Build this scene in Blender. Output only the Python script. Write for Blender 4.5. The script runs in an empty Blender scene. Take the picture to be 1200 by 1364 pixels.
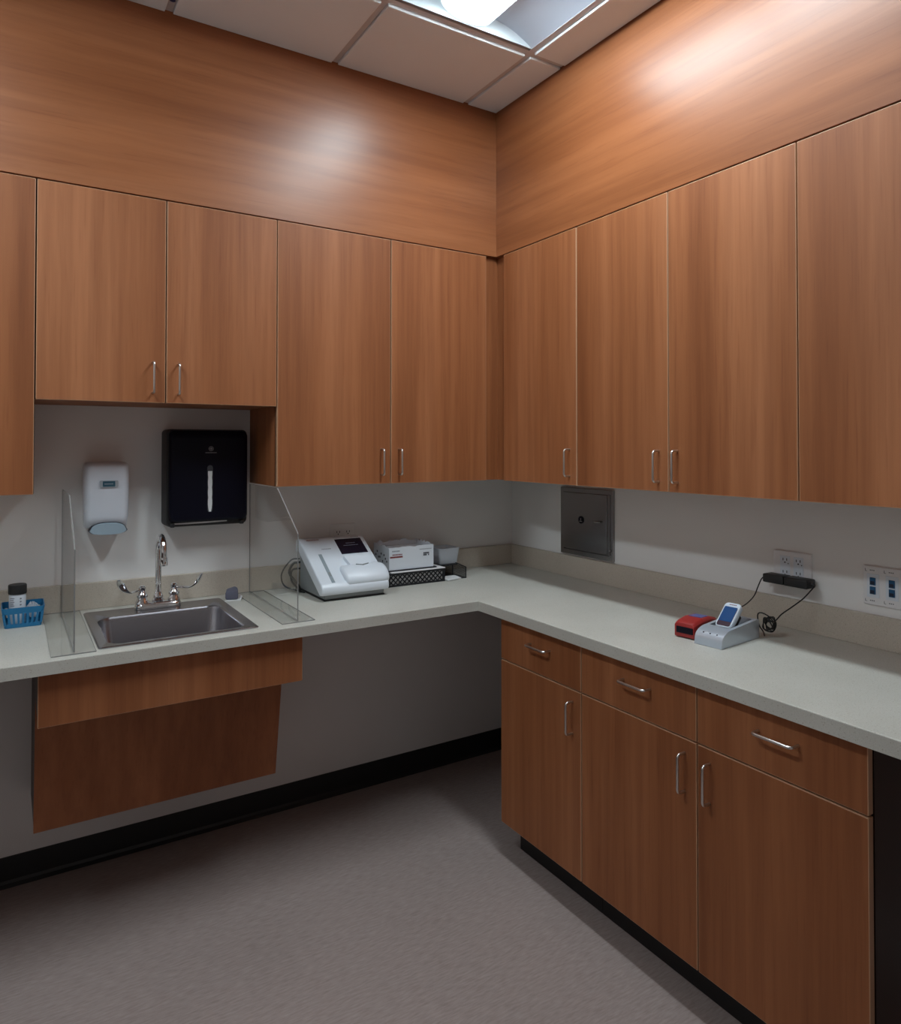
import bpy, bmesh, math, random
from mathutils import Vector, Matrix
random.seed(7)
S = bpy.context.scene
COL = S.collection

# ------------------------------------------------------------------ camera, world, exposure
cd = bpy.data.cameras.new('camera')
cam = bpy.data.objects.new('camera', cd); COL.objects.link(cam)
cam.location = (-2.1611, -2.8729, 1.5093)
cam.rotation_euler = (math.pi/2 + 0.01449, 0, -0.55783)
cd.sensor_fit = 'HORIZONTAL'; cd.sensor_width = 36.0
cd.lens = 937.82/1200*36.0
cd.shift_y = -(682-580.344)/1200
cd.clip_start = 0.02
S.camera = cam
w = bpy.data.worlds.new('world'); S.world = w; w.use_nodes = True
w.node_tree.nodes['Background'].inputs[0].default_value = (1.0, 0.93, 0.89, 1)
w.node_tree.nodes['Background'].inputs[1].default_value = 0.16     # added even fill, let in through the opening in the front wall
LAMP = 45.0                                   # radiance of the lens centres in the two troffers
LAMP_COL = (0.81, 0.94, 1.0, 1)
S.view_settings.view_transform = 'Standard'; S.view_settings.look = 'None'
S.view_settings.exposure = 0.0; S.view_settings.gamma = 1.0
S.view_settings.use_curve_mapping = False

# ------------------------------------------------------------------ helpers
def bm_new(): return bmesh.new()
def box(bm, x0, x1, y0, y1, z0, z1):
    x0, x1 = sorted((x0, x1)); y0, y1 = sorted((y0, y1)); z0, z1 = sorted((z0, z1))
    v = [bm.verts.new(c) for c in ((x0,y0,z0),(x1,y0,z0),(x1,y1,z0),(x0,y1,z0),(x0,y0,z1),(x1,y0,z1),(x1,y1,z1),(x0,y1,z1))]
    for f in ((3,2,1,0),(4,5,6,7),(0,1,5,4),(1,2,6,5),(2,3,7,6),(3,0,4,7)): bm.faces.new([v[i] for i in f])
    return v
def bev(bm, w_, seg=2):
    bmesh.ops.bevel(bm, geom=bm.edges[:], offset=w_, segments=seg, profile=0.5, affect='EDGES')
def bbox(x0, x1, y0, y1, z0, z1, b=0.0, seg=2):
    bm = bm_new(); box(bm, x0, x1, y0, y1, z0, z1)
    if b: bev(bm, b, seg)
    return bm
def loft(bm, loops, cap0=True, cap1=True, closed=True):
    vs = [[bm.verts.new(c) for c in l] for l in loops]
    n = len(vs[0])
    for a, b in zip(vs, vs[1:]):
        for i in range(n if closed else n-1):
            j = (i+1) % n
            bm.faces.new((a[i], a[j], b[j], b[i]))
    if cap0: bm.faces.new(vs[0][::-1])
    if cap1: bm.faces.new(vs[-1])
    return vs
def rrect(cx, cy, w_, h_, r, k=5):
    r = min(r, w_/2-1e-5, h_/2-1e-5); out = []
    for sx, sy, a0 in ((1,1,0),(-1,1,90),(-1,-1,180),(1,-1,270)):
        for i in range(k+1):
            a = math.radians(a0+90*i/k)
            out.append((cx+sx*(w_/2-r)+r*math.cos(a), cy+sy*(h_/2-r)+r*math.sin(a)))
    return out
def circ(cx, cy, r, n=20):
    return [(cx+r*math.cos(2*math.pi*i/n), cy+r*math.sin(2*math.pi*i/n)) for i in range(n)]
XY = lambda p, c: (p[0], p[1], c)
XZ = lambda p, c: (p[0], c, p[1])
YZ = lambda p, c: (c, p[0], p[1])
def prism(bm, pts, c0, c1, ax=XY):
    loft(bm, [[ax(p, c0) for p in pts], [ax(p, c1) for p in pts]])
def lathe(bm, prof, cx, cy, n=20):
    loft(bm, [[(cx+r*math.cos(2*math.pi*i/n), cy+r*math.sin(2*math.pi*i/n), z) for i in range(n)] for r, z in prof])
def smooth_path(pts, sub=6):
    P = [Vector(p) for p in pts]; P = [2*P[0]-P[1]]+P+[2*P[-1]-P[-2]]; out = []
    for i in range(1, len(P)-2):
        for s in range(sub):
            t = s/sub; a, b, c, d = P[i-1], P[i], P[i+1], P[i+2]
            out.append(0.5*((2*b)+(c-a)*t+(2*a-5*b+4*c-d)*t*t+(3*b-a-3*c+d)*t**3))
    out.append(P[-2]); return out
def tube(bm, pts, r, n=8, rs=None):
    P = [Vector(p) for p in pts]; up = None; loops = []
    for i, p in enumerate(P):
        t = (P[min(i+1, len(P)-1)]-P[max(i-1, 0)]).normalized()
        if up is None:
            up = t.orthogonal().normalized()
        up = (up-t*up.dot(t)).normalized(); s = t.cross(up)
        rr = rs[i] if rs else r
        loops.append([tuple(p+rr*(math.cos(2*math.pi*k/n)*up+math.sin(2*math.pi*k/n)*s)) for k in range(n)])
    loft(bm, loops)
def bar(bm, a, b, w_, t, nrm):
    """flat strip from a to b, width w_, thickness t along nrm"""
    a, b, nrm = Vector(a), Vector(b), Vector(nrm).normalized(); d = (b-a).normalized(); s = d.cross(nrm).normalized()*w_/2; n = nrm*t/2
    loft(bm, [[tuple(p+x) for x in (s+n, -s+n, -s-n, s-n)] for p in (a, b)])

ROOT = {}
def finish(name, bm, mats, smooth=None):
    bmesh.ops.recalc_face_normals(bm, faces=bm.faces[:])
    me = bpy.data.meshes.new(name); bm.to_mesh(me); bm.free()
    for m in (mats if isinstance(mats, (list, tuple)) else [mats]): me.materials.append(m)
    if smooth is not None:
        me.shade_smooth() if smooth >= 180 else None
        if smooth < 180:
            me.shade_smooth(); me.set_sharp_from_angle(angle=math.radians(smooth))
    o = bpy.data.objects.new(name, me); COL.objects.link(o)
    return o
def thing(name, label, cat, loc=(0,0,0), rotz=0.0, group=None):
    o = bpy.data.objects.new(name, None); COL.objects.link(o)
    o.empty_display_size = 0.05
    o.location = loc; o.rotation_euler = (0,0,rotz)
    tag(o, label, cat, group); ROOT[o.name] = Vector(loc)
    return o
def tag(o, label, cat, group=None):
    o['label'] = label; o['category'] = cat
    if group: o['group'] = group
    return o
def part(name, bm, mats, parent, smooth=None, local=False, label=None):
    """a mesh child; vertices come in world coordinates unless local=True"""
    root = parent
    while root.parent: root = root.parent
    if not local: bmesh.ops.translate(bm, verts=bm.verts[:], vec=-ROOT[root.name])
    o = finish(name, bm, mats, smooth); o.parent = parent
    if label: o['label'] = label
    return o
def single(name, bm, mats, label, cat, loc, smooth=None, group=None):
    bmesh.ops.translate(bm, verts=bm.verts[:], vec=-Vector(loc))
    o = finish(name, bm, mats, smooth); o.location = loc; ROOT[o.name] = Vector(loc)
    return tag(o, label, cat, group)
def struct(name, bm, mats, label=None, smooth=None):
    o = finish(name, bm, mats, smooth); o['kind'] = 'structure'; ROOT[o.name] = Vector((0,0,0))
    if label: o['label'] = label
    return o

# ------------------------------------------------------------------ materials
def mat(name, col, rough=0.5, metal=0.0, spec=0.5, emit=None, es=0.0, coat=0.0):
    m = bpy.data.materials.new(name); m.use_nodes = True
    b = m.node_tree.nodes['Principled BSDF']
    b.inputs['Base Color'].default_value = (*col, 1); b.inputs['Roughness'].default_value = rough
    b.inputs['Metallic'].default_value = metal; b.inputs['Specular IOR Level'].default_value = spec
    b.inputs['Coat Weight'].default_value = coat
    if emit: b.inputs['Emission Color'].default_value = emit; b.inputs['Emission Strength'].default_value = es
    return m
def nodes(m): return m.node_tree.nodes, m.node_tree.links, m.node_tree.nodes['Principled BSDF']
def noise(N, L, vec, scale, detail=3, rough=0.5):
    n = N.new('ShaderNodeTexNoise'); n.inputs['Scale'].default_value = scale; n.inputs['Detail'].default_value = detail
    n.inputs['Roughness'].default_value = rough; L.new(vec, n.inputs['Vector']); return n.outputs['Fac']
def ramp(N, L, fac, stops):
    r = N.new('ShaderNodeValToRGB'); e = r.color_ramp.elements
    while len(e) < len(stops): e.new(0.5)
    for k, (p, c) in zip(e, stops): k.position = p; k.color = (*c, 1)
    L.new(fac, r.inputs['Fac']); return r.outputs['Color']
def mixc(N, L, mode, fac, a, b):
    x = N.new('ShaderNodeMix'); x.data_type = 'RGBA'; x.blend_type = mode
    if isinstance(fac, float): x.inputs['Factor'].default_value = fac
    else: L.new(fac, x.inputs['Factor'])
    L.new(a, x.inputs['A']); L.new(b, x.inputs['B']); return x.outputs['Result']
def objvec(N, L, scale, rnd=True):
    tc = N.new('ShaderNodeTexCoord'); v = tc.outputs['Object']
    if rnd:
        oi = N.new('ShaderNodeObjectInfo'); mm = N.new('ShaderNodeMath'); mm.operation = 'MULTIPLY'; mm.inputs[1].default_value = 41.7
        L.new(oi.outputs['Random'], mm.inputs[0])
        va = N.new('ShaderNodeVectorMath'); va.operation = 'ADD'; L.new(v, va.inputs[0]); L.new(mm.outputs[0], va.inputs[1]); v = va.outputs[0]
    mp = N.new('ShaderNodeMapping'); mp.inputs['Scale'].default_value = scale; L.new(v, mp.inputs['Vector'])
    return mp.outputs[0]
WOOD = ((0.250, 0.082, 0.029), (0.324, 0.115, 0.044), (0.398, 0.153, 0.065))
def wood(name, scale, rough, spec=0.5):
    m = mat(name, WOOD[1], rough, spec=spec); N, L, b = nodes(m)
    v = objvec(N, L, scale)
    broad = ramp(N, L, noise(N, L, v, 9.0, 3, 0.55), ((0.30, WOOD[0]), (0.5, WOOD[1]), (0.70, WOOD[2])))
    fine = ramp(N, L, noise(N, L, v, 55.0, 4, 0.6), ((0.34, (0.83, 0.79, 0.75)), (0.62, (1.08, 1.08, 1.06))))
    c = mixc(N, L, 'MULTIPLY', 0.85, broad, fine)
    pore = ramp(N, L, noise(N, L, v, 230.0, 2, 0.5), ((0.30, (0.78, 0.72, 0.70)), (0.42, (1, 1, 1))))
    c = mixc(N, L, 'MULTIPLY', 0.45, c, pore)
    L.new(c, b.inputs['Base Color'])
    return m
M = {}
M['wood'] = wood('cherry_laminate_vertical', (0.6, 0.6, 0.022), 0.50, 0.34)
M['soffit'] = wood('cherry_laminate_horizontal', (0.022, 0.022, 0.5), 0.345, 0.44)
M['edge'] = mat('cherry_edge_band', (0.55, 0.31, 0.18), 0.4)
M['wood_dark'] = mat('dark_brown_panel', (0.045, 0.020, 0.014), 0.45)  # dark brown shared by the shade-painted cabinet end, added wall panel, left cheek
M['gap'] = mat('carcass_front_gap_shade', (0.022, 0.008, 0.004), 0.8, spec=0.1)  # carcass front blackened to paint shade into the door gaps
def speckle(name, base, dark, light, rough):
    m = mat(name, base, rough); N, L, b = nodes(m)
    v = objvec(N, L, (1,1,1), False)
    c = ramp(N, L, noise(N, L, v, 330.0, 2, 0.7), ((0.30, dark), (0.42, base), (0.60, base), (0.72, light)))
    big = ramp(N, L, noise(N, L, v, 5.0, 3), ((0.3, (0.95, 0.95, 0.94)), (0.7, (1.03, 1.03, 1.03))))
    c = mixc(N, L, 'MULTIPLY', 1.0, c, big)
    vo = N.new('ShaderNodeTexVoronoi'); vo.inputs['Scale'].default_value = 120; L.new(v, vo.inputs['Vector'])
    dots = ramp(N, L, vo.outputs['Distance'], ((0.10, (0.62, 0.56, 0.48)), (0.20, (1, 1, 1))))
    c = mixc(N, L, 'MULTIPLY', 0.7, c, dots)
    L.new(c, b.inputs['Base Color']); return m
M['counter'] = speckle('speckled_solid_surface', (0.56, 0.54, 0.49), (0.42, 0.39, 0.335), (0.66, 0.645, 0.60), 0.38)
M['splash'] = speckle('speckled_backsplash', (0.55, 0.48, 0.405), (0.40, 0.345, 0.28), (0.66, 0.59, 0.515), 0.42)
def wallmat(name, col):
    m = mat(name, col, 0.6, spec=0.3); N, L, b = nodes(m)
    v = objvec(N, L, (1,1,1), False)
    c = ramp(N, L, noise(N, L, v, 2.0, 4), ((0.3, tuple(x*0.97 for x in col)), (0.7, tuple(min(1, x*1.02) for x in col))))
    L.new(c, b.inputs['Base Color'])
    bp = N.new('ShaderNodeBump'); bp.inputs['Strength'].default_value = 0.05; bp.inputs['Distance'].default_value = 0.002
    L.new(noise(N, L, v, 260.0, 2), bp.inputs['Height']); L.new(bp.outputs[0], b.inputs['Normal'])
    return m
M['wall'] = wallmat('off_white_paint', (0.82, 0.795, 0.78))
M['tile'] = wallmat('ceiling_tile_white', (0.86, 0.90, 0.93))
M['tee'] = mat('painted_steel_tee', (0.62, 0.58, 0.57), 0.5)
M['cove'] = mat('black_rubber_base', (0.012, 0.012, 0.013), 0.45)
def floormat():
    m = mat('brown_grey_vinyl', (0.2, 0.165, 0.155), 0.45, spec=0.35); N, L, b = nodes(m)
    v = objvec(N, L, (0.16, 1.0, 1.0), False)
    c = ramp(N, L, noise(N, L, v, 165.0, 4, 0.6), ((0.28, (0.275, 0.213, 0.195)), (0.5, (0.335, 0.267, 0.248)), (0.72, (0.395, 0.320, 0.300))))
    v2 = objvec(N, L, (1,1,1), False)
    big = ramp(N, L, noise(N, L, v2, 1.6, 3), ((0.3, (0.94, 0.94, 0.94)), (0.7, (1.05, 1.05, 1.05))))
    L.new(mixc(N, L, 'MULTIPLY', 1.0, c, big), b.inputs['Base Color']); return m
M['floor'] = floormat()
M['nickel'] = mat('satin_nickel', (0.68, 0.66, 0.64), 0.28, 1.0)
M['chrome'] = mat('chrome', (0.78, 0.78, 0.79), 0.07, 1.0)
M['steel'] = mat('brushed_sink_steel', (0.40, 0.39, 0.42), 0.24, 1.0)
M['steel_door'] = mat('brushed_door_steel', (0.36, 0.345, 0.345), 0.25, 1.0)
M['white_plastic'] = mat('white_abs', (0.70, 0.74, 0.80), 0.35)
M['dispenser_white'] = mat('dispenser_white_abs', (0.76, 0.80, 0.88), 0.35)
M['lever'] = mat('pale_blue_grey_abs', (0.33, 0.42, 0.49), 0.4)
M['black'] = mat('gloss_black_plastic', (0.004, 0.004, 0.011), 0.35, spec=0.16)
M['black_side'] = mat('matt_black_plastic', (0.014, 0.014, 0.015), 0.5)
M['rubber'] = mat('black_cord_rubber', (0.008, 0.008, 0.009), 0.5)
M['paper'] = mat('white_paper', (0.72, 0.72, 0.72), 0.8)
M['smoke'] = mat('smoke_grey_window', (0.06, 0.06, 0.07), 0.25)
M['logo'] = mat('pale_grey_print', (0.30, 0.30, 0.33), 0.5)
M['teal'] = mat('teal_label_print', (0.025, 0.10, 0.15), 0.4)
M['silver_print'] = mat('silver_label', (0.42, 0.47, 0.52), 0.4)
M['dark_print'] = mat('dark_print', (0.04, 0.04, 0.05), 0.6)
M['grey_print'] = mat('grey_print', (0.25, 0.26, 0.29), 0.6)
M['red_print'] = mat('dark_red_print', (0.20, 0.035, 0.035), 0.6)
M['blue'] = mat('blue_basket_plastic', (0.010, 0.165, 0.36), 0.35)
M['jack'] = mat('blue_jack_plastic', (0.010, 0.095, 0.22), 0.4)
M['jack_hole'] = mat('jack_socket_dark', (0.006, 0.012, 0.035), 0.5)
M['plate'] = mat('light_grey_plate', (0.78, 0.76, 0.77), 0.4)
M['plate_almond'] = mat('almond_plate', (0.80, 0.785, 0.775), 0.5)
M['grey_base'] = mat('grey_abs', (0.24, 0.255, 0.26), 0.5)
M['screen_dark'] = mat('dark_lcd', (0.012, 0.010, 0.022), 0.25)
M['slot'] = mat('slot_grey', (0.26, 0.31, 0.34), 0.5)
M['silver'] = mat('silver_painted_plastic', (0.57, 0.63, 0.71), 0.28, 0.5)
M['handheld'] = mat('handheld_white_shell', (0.62, 0.68, 0.76), 0.3)
M['screen_blue'] = mat('blue_lcd', (0.01, 0.05, 0.16), 0.2, emit=(0.01, 0.09, 0.26, 1), es=0.16)
M['maroon'] = mat('dark_maroon_plastic', (0.035, 0.012, 0.028), 0.3)
M['red'] = mat('red_plastic', (0.34, 0.020, 0.018), 0.45)
M['violet'] = mat('blue_violet_label', (0.10, 0.11, 0.30), 0.4)
M['card'] = mat('white_cardboard', (0.66, 0.69, 0.74), 0.65)
M['mesh_black'] = mat('black_wire', (0.008, 0.009, 0.013), 0.4)
M['sponge'] = mat('slate_sponge', (0.13, 0.13, 0.18), 0.9)
M['lampwing'] = mat('troffer_white_enamel', (0.50, 0.55, 0.64), 0.55)
M['lampend'] = mat('troffer_end_plate', (0.66, 0.74, 0.78), 0.5)
M['sticker'] = mat('blue_sticker', (0.01, 0.02, 0.12), 0.4)
M['lens'] = mat('acrylic_lens_lit', (0.8, 0.85, 0.85), 0.4, emit=LAMP_COL, es=LAMP)
def lens_tubes(m):
    # the tubes behind the lens make its middle band brighter than its flanks
    N, L, b = nodes(m); tc = N.new('ShaderNodeTexCoord'); sp = N.new('ShaderNodeSeparateXYZ'); L.new(tc.outputs['Object'], sp.inputs[0])
    ab = N.new('ShaderNodeMath'); ab.operation = 'ABSOLUTE'; L.new(sp.outputs[0], ab.inputs[0])
    mr = N.new('ShaderNodeMapRange'); mr.interpolation_type = 'SMOOTHSTEP'
    mr.inputs['From Min'].default_value = 0.074; mr.inputs['From Max'].default_value = 0.100
    mr.inputs['To Min'].default_value = 1.0; mr.inputs['To Max'].default_value = 0.0
    L.new(ab.outputs[0], mr.inputs['Value'])
    # the tubes stop short of the lamp holders at both ends
    ay = N.new('ShaderNodeMath'); ay.operation = 'ABSOLUTE'; L.new(sp.outputs[1], ay.inputs[0])
    my = N.new('ShaderNodeMapRange'); my.interpolation_type = 'SMOOTHSTEP'
    my.inputs['From Min'].default_value = 0.50; my.inputs['From Max'].default_value = 0.56
    my.inputs['To Min'].default_value = LAMP-1.5; my.inputs['To Max'].default_value = 0.0; L.new(ay.outputs[0], my.inputs['Value'])
    ml = N.new('ShaderNodeMath'); ml.operation = 'MULTIPLY_ADD'; ml.inputs[2].default_value = 1.5
    L.new(mr.outputs[0], ml.inputs[0]); L.new(my.outputs[0], ml.inputs[1]); L.new(ml.outputs[0], b.inputs['Emission Strength'])
lens_tubes(M['lens'])
def clear(name, tint, gloss=True, haze=0.0):
    m = bpy.data.materials.new(name); m.use_nodes = True; N, L = m.node_tree.nodes, m.node_tree.links
    N.remove(N['Principled BSDF']); out = N['Material Output']
    t = N.new('ShaderNodeBsdfTransparent'); t.inputs[0].default_value = (*tint, 1); s = t.outputs[0]
    if haze:
        d = N.new('ShaderNodeBsdfDiffuse'); d.inputs[0].default_value = (0.75, 0.78, 0.82, 1)
        mx = N.new('ShaderNodeMixShader'); mx.inputs[0].default_value = haze; L.new(s, mx.inputs[1]); L.new(d.outputs[0], mx.inputs[2]); s = mx.outputs[0]
    if gloss:
        g = N.new('ShaderNodeBsdfGlossy'); g.inputs['Roughness'].default_value = 0.03
        lw = N.new('ShaderNodeLayerWeight'); lw.inputs[0].default_value = 0.5
        pw = N.new('ShaderNodeMath'); pw.operation = 'POWER'; pw.inputs[1].default_value = 5.0; L.new(lw.outputs['Facing'], pw.inputs[0])
        ma = N.new('ShaderNodeMath'); ma.operation = 'MULTIPLY_ADD'; ma.inputs[1].default_value = 0.55; ma.inputs[2].default_value = 0.038; L.new(pw.outputs[0], ma.inputs[0])
        mx = N.new('ShaderNodeMixShader'); L.new(ma.outputs[0], mx.inputs[0]); L.new(s, mx.inputs[1]); L.new(g.outputs[0], mx.inputs[2]); s = mx.outputs[0]
    L.new(s, out.inputs['Surface']); return m
M['acrylic'] = clear('clear_acrylic', (0.985, 0.988, 0.985))
M['acrylic_edge'] = mat('polished_acrylic_edge', (0.24, 0.235, 0.23), 0.25)
M['milky'] = clear('translucent_polypropylene', (0.86, 0.87, 0.90), True, 0.5)
M['film'] = clear('clear_film', (0.9, 0.93, 0.97), True, 0.45)

# ------------------------------------------------------------------ dimensions (metres)
XL, YF = -3.9, -4.3                       # far ends of the room
ZC, ZT, ZB, ZS = 2.9844, 2.3461, 1.3588, 1.6542
H, HB, ZBS = 0.919, 0.882, 1.0138
DU, DC, DB = 0.3443, 0.648, 0.620
G = 0.0020                                # half of a door gap

# ------------------------------------------------------------------ room shell
struct('floor', bbox(XL-0.1, 0.1, YF-0.1, 0.1, -0.1, 0), M['floor'], 'brown-grey vinyl floor with fine streaks')
struct('wall_back', bbox(XL, 0, 0, 0.1, 0, 3.1), M['wall'], 'off-white wall behind the sink counter')
struct('wall_right', bbox(0, 0.1, YF, 0.1, 0, 3.1), M['wall'], 'off-white wall behind the right-hand counter')
struct('wall_left', bbox(XL-0.1, XL, YF, 0.1, 0, 3.1), M['wall'])
bm = bbox(XL, -3.7, YF-0.1, YF, 0, 3.1); box(bm, -0.6, 0.1, YF-0.1, YF, 0, 3.1); box(bm, -3.7, -0.6, YF-0.1, YF, 2.45, 3.1)  # unseen wall; its wide opening is added to admit the fill
struct('wall_front', bm, M['wall'], 'off-white wall behind the viewer with a wide opening added for fill light')
def cove(axis, a0, a1):
    prof = [(0.0, 0.0), (0.018, 0.0), (0.014, 0.004), (0.0075, 0.010), (0.004, 0.02), (0.0035, 0.098), (0.002, 0.1), (0.0, 0.1)]
    bm = bm_new()
    if axis == 'x': loft(bm, [[(a, -d, z) for d, z in prof] for a in (a0, a1)])
    else: loft(bm, [[(-d, a, z) for d, z in prof] for a in (a0, a1)])
    return bm
struct('baseboard_back', cove('x', XL, 0), M['cove'], 'black rubber cove base along the sink wall')
struct('baseboard_right', cove('y', -0.74, -0.02), M['cove'], 'black rubber cove base on the right wall under the corner')
struct('trim_3', bbox(XL+0.0005, XL+0.02, YF+0.001, -0.03, 0.0005, 1.15), M['wood_dark'], 'added dark panel on the unseen left wall to cut bounce light')  # out of view, added to keep bounce light off the base doors
# wood-faced soffits, flush with the wall cabinet doors
struct('trim_1', bbox(XL+0.0005, -0.0005, -DU, -0.0005, ZT, 3.05), M['soffit'], 'horizontal-grain wood soffit panel above the sink wall cabinets')
struct('trim_2', bbox(-DU, -0.0005, YF+0.0005, -DU-0.0005, ZT, 3.05), M['soffit'], 'horizontal-grain wood soffit panel above the right wall cabinets')

# suspended ceiling: deck, tees, tegular tiles
ceil = struct('ceiling', bbox(XL-0.1, 0.1, YF-0.1, 0.1, 3.1, 3.2), M['tile'], 'suspended ceiling of white tiles in a steel grid')
GX = [-0.508-0.604*k for k in range(6)]; GY = [-0.790-0.604*k for k in range(6)]
ZTEE = ZC+0.009
TW = 0.012
for x in GX: part('ceiling_tee', bbox(x-TW, x+TW, YF, -0.003, ZTEE, ZTEE+0.03), M['tee'], ceil)
ex = [-0.0]+GX+[XL]
for y in GY:
    for a, b in zip(ex, ex[1:]):
        part('ceiling_tee', bbox(b+TW, a-TW, y-TW, y+TW, ZTEE+0.0002, ZTEE+0.03), M['tee'], ceil)
xs = [-DU]+GX+[XL]; ys = [-DU]+GY+[YF]
LIGHTS = {(1, 1), (1, 2), (4, 1), (4, 2)}
for i in range(len(xs)-1):
    for j in range(len(ys)-1):
        if (i, j) in LIGHTS: continue
        x1, x0, y1, y0 = xs[i], xs[i+1], ys[j], ys[j+1]
        g = 0.0135
        x1 -= 0.002 if i == 0 else g; x0 += 0.002 if i == len(xs)-2 else g
        y1 -= 0.002 if j == 0 else g; y0 += 0.002 if j == len(ys)-2 else g
        bm = bm_new()
        loft(bm, [[(x0,y0,z),(x1,y0,z),(x1,y1,z),(x0,y1,z)] if q == 0 else [(x0+q,y0+q,z),(x1-q,y0+q,z),(x1-q,y1-q,z),(x0+q,y1-q,z)] for z, q in ((ZC+0.03, 0), (ZC+0.002, 0), (ZC, 0.002))])
        part('ceiling_tile', bm, M['tile'], ceil)
part('sticker', (lambda b: (prism(b, circ(-1.716, -0.412, 0.0095, 16), ZTEE-0.001, ZTEE), b)[1])(bm_new()), M['sticker'], ceil, label='round blue sticker on a ceiling tee')

def troffer(cx, y1, label):
    """2 x 4 ft volumetric troffer, y1 = end towards the sink wall"""
    y0 = y1-1.208+0.024; y1 = y1-0.0; hw = 0.290; lw = 0.108
    t = thing('troffer_light', label, 'ceiling light', (cx, (y0+y1)/2, ZTEE), group='recessed ceiling troffers')
    ya, yb = y0+0.004, y1-0.014
    zt = ZTEE+0.058
    n = 10
    for s in (-1, 1):
        prof = []
        for k in range(n+1):
            u = k/n; x = cx+s*(hw-(hw-lw)*u); z = ZTEE+0.002+0.056*math.sin(u*math.pi/2)**0.85
            prof.append((x, z))
        back = [(x, z+0.002) for x, z in prof][::-1]
        bm = bm_new(); loft(bm, [[(x, y, z) for x, z in prof+back] for y in (ya, yb)])
        part('reflector_wing', bm, M['lampwing'], t, 40)
    for y, o in ((ya, -1), (yb, 1)):
        part('end_plate', bbox(cx-hw, cx+hw, y, y+0.002*o, ZTEE+0.001, ZTEE+0.075), M['lampend'], t)
    part('housing', bbox(cx-hw, cx+hw, ya-0.002, yb+0.002, ZTEE+0.076, ZTEE+0.09), M['tee'], t)
    prof = []
    for k in range(17):
        a = math.pi*k/16; prof.append((cx-lw*math.cos(a), zt-0.052*math.sin(a)**0.9))
    prof += [(cx+lw, zt+0.008), (cx-lw, zt+0.008)]
    bm = bm_new(); loft(bm, [[(x, y, z) for x, z in prof] for y in (ya+0.001, yb-0.001)])
    part('lens', bm, M['lens'], t, 60, label='glowing rounded white lens')
    return t
troffer(-0.810, -0.790-0.012, 'lit recessed ceiling light with rounded lens above the corner')
troffer(-2.622, -0.790-0.012, 'lit recessed ceiling light left of the picture over the sink side')

# ------------------------------------------------------------------ cabinets
def pull(bm, P, along, out, cc=0.102, proj=0.029, r=0.0039):
    """U-shaped wire pull centred on P at the door face"""
    P, A, O = Vector(P), Vector(along), Vector(out)
    c = 0.010; pts = [P-A*cc/2+O*0.0002, P-A*cc/2+O*(proj-c)]
    for k in range(1, 6):
        a = math.pi/2*k/5; pts.append(P-A*(cc/2-c+c*math.cos(a))+O*(proj-c+c*math.sin(a)))
    pts += [2*P-p+2*O*((p-P).dot(O)) for p in pts[::-1]]
    tube(bm, pts, r, 10)
def slab(x0, x1, y0, y1, z0, z1, n, b=0.0018):
    """door or drawer front: face material on the broad sides, edge band on the rest"""
    bm = bbox(x0, x1, y0, y1, z0, z1, b, 2); bm.normal_update()
    for f in bm.faces:
        if abs(f.normal[n]) < 0.98: f.material_index = 1
    return bm
def door_back(t, x0, x1, z0, z1, hx=None, hz=None):
    d = part('door', slab(x0+G, x1-G, -DU, -DU+0.019, z0, z1, 1), [M['wood'], M['edge']], t)
    if hx is not None:
        bm = bm_new(); pull(bm, (hx, -DU, hz), (0,0,1), (0,-1,0)); part('handle', bm, M['nickel'], d, 50, label='satin nickel wire pull')
    return d
def door_right(t, y0, y1, z0, z1, X, hy=None, hz=None, name='door', horiz=False):
    d = part(name, slab(-X, -X+0.019, y0+G, y1-G, z0, z1, 0), [M['wood'], M['edge']], t)
    if hy is not None:
        bm = bm_new(); pull(bm, (-X, hy, hz), (0,1,0) if horiz else (0,0,1), (-1,0,0)); part('handle', bm, M['nickel'], d, 50, label='satin nickel wire pull')
    return d
ZD = ZT-0.0050
BODY = [M['wood'], M['gap']]
def body_back(t, x0, x1, z0):
    bm = bbox(x0+0.0003, x1-0.0003, -DU+0.021, -0.001, z0+0.001, ZT-0.0005); bm.normal_update()
    for f in bm.faces:
        if f.normal.y < -0.9: f.material_index = 1
    part('body', bm, BODY, t)
def body_right(t, y0, y1, z0):
    bm = bbox(-DU+0.021, -0.001, y0+0.0003, y1-0.0003, z0+0.001, ZT-0.0005); bm.normal_update()
    for f in bm.faces:
        if f.normal.x < -0.9: f.material_index = 1
    part('body', bm, BODY, t)
GRP = 'cherry wall cabinets'
t = thing('wall_cabinet', 'tall cherry wall cabinet cut by the left picture edge', 'cabinet', (-2.55, -0.17, ZB), group=GRP)
body_back(t, -3.0, -2.1, ZB); door_back(t, -3.0, -2.55, ZB, ZD, -2.59, ZB+0.086); door_back(t, -2.55, -2.1, ZB, ZD, -2.51, ZB+0.086)
t = thing('wall_cabinet', 'short two-door cherry wall cabinet above the sink and dispensers', 'cabinet', (-1.717, -0.17, ZS), group=GRP)
body_back(t, -2.1, -1.3346, ZS); door_back(t, -2.1, -1.7185, ZS, ZD, -1.7595, ZS+0.084); door_back(t, -1.7185, -1.3346, ZS, ZD, -1.6790, ZS+0.082)
t = thing('wall_cabinet', 'tall two-door cherry wall cabinet above the white analyzer', 'cabinet', (-0.866, -0.17, ZB), group=GRP)
body_back(t, -1.3346, -0.3975, ZB); door_back(t, -1.3346, -0.8667, ZB, ZD, -0.909, ZB+0.086); door_back(t, -0.8667, -0.3975, ZB, ZD, -0.829, ZB+0.086)
part('filler_strip', bbox(-0.3970, -0.3245, -0.3245, -0.306, ZB+0.001, ZT-0.001), M['wood'], t)
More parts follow.
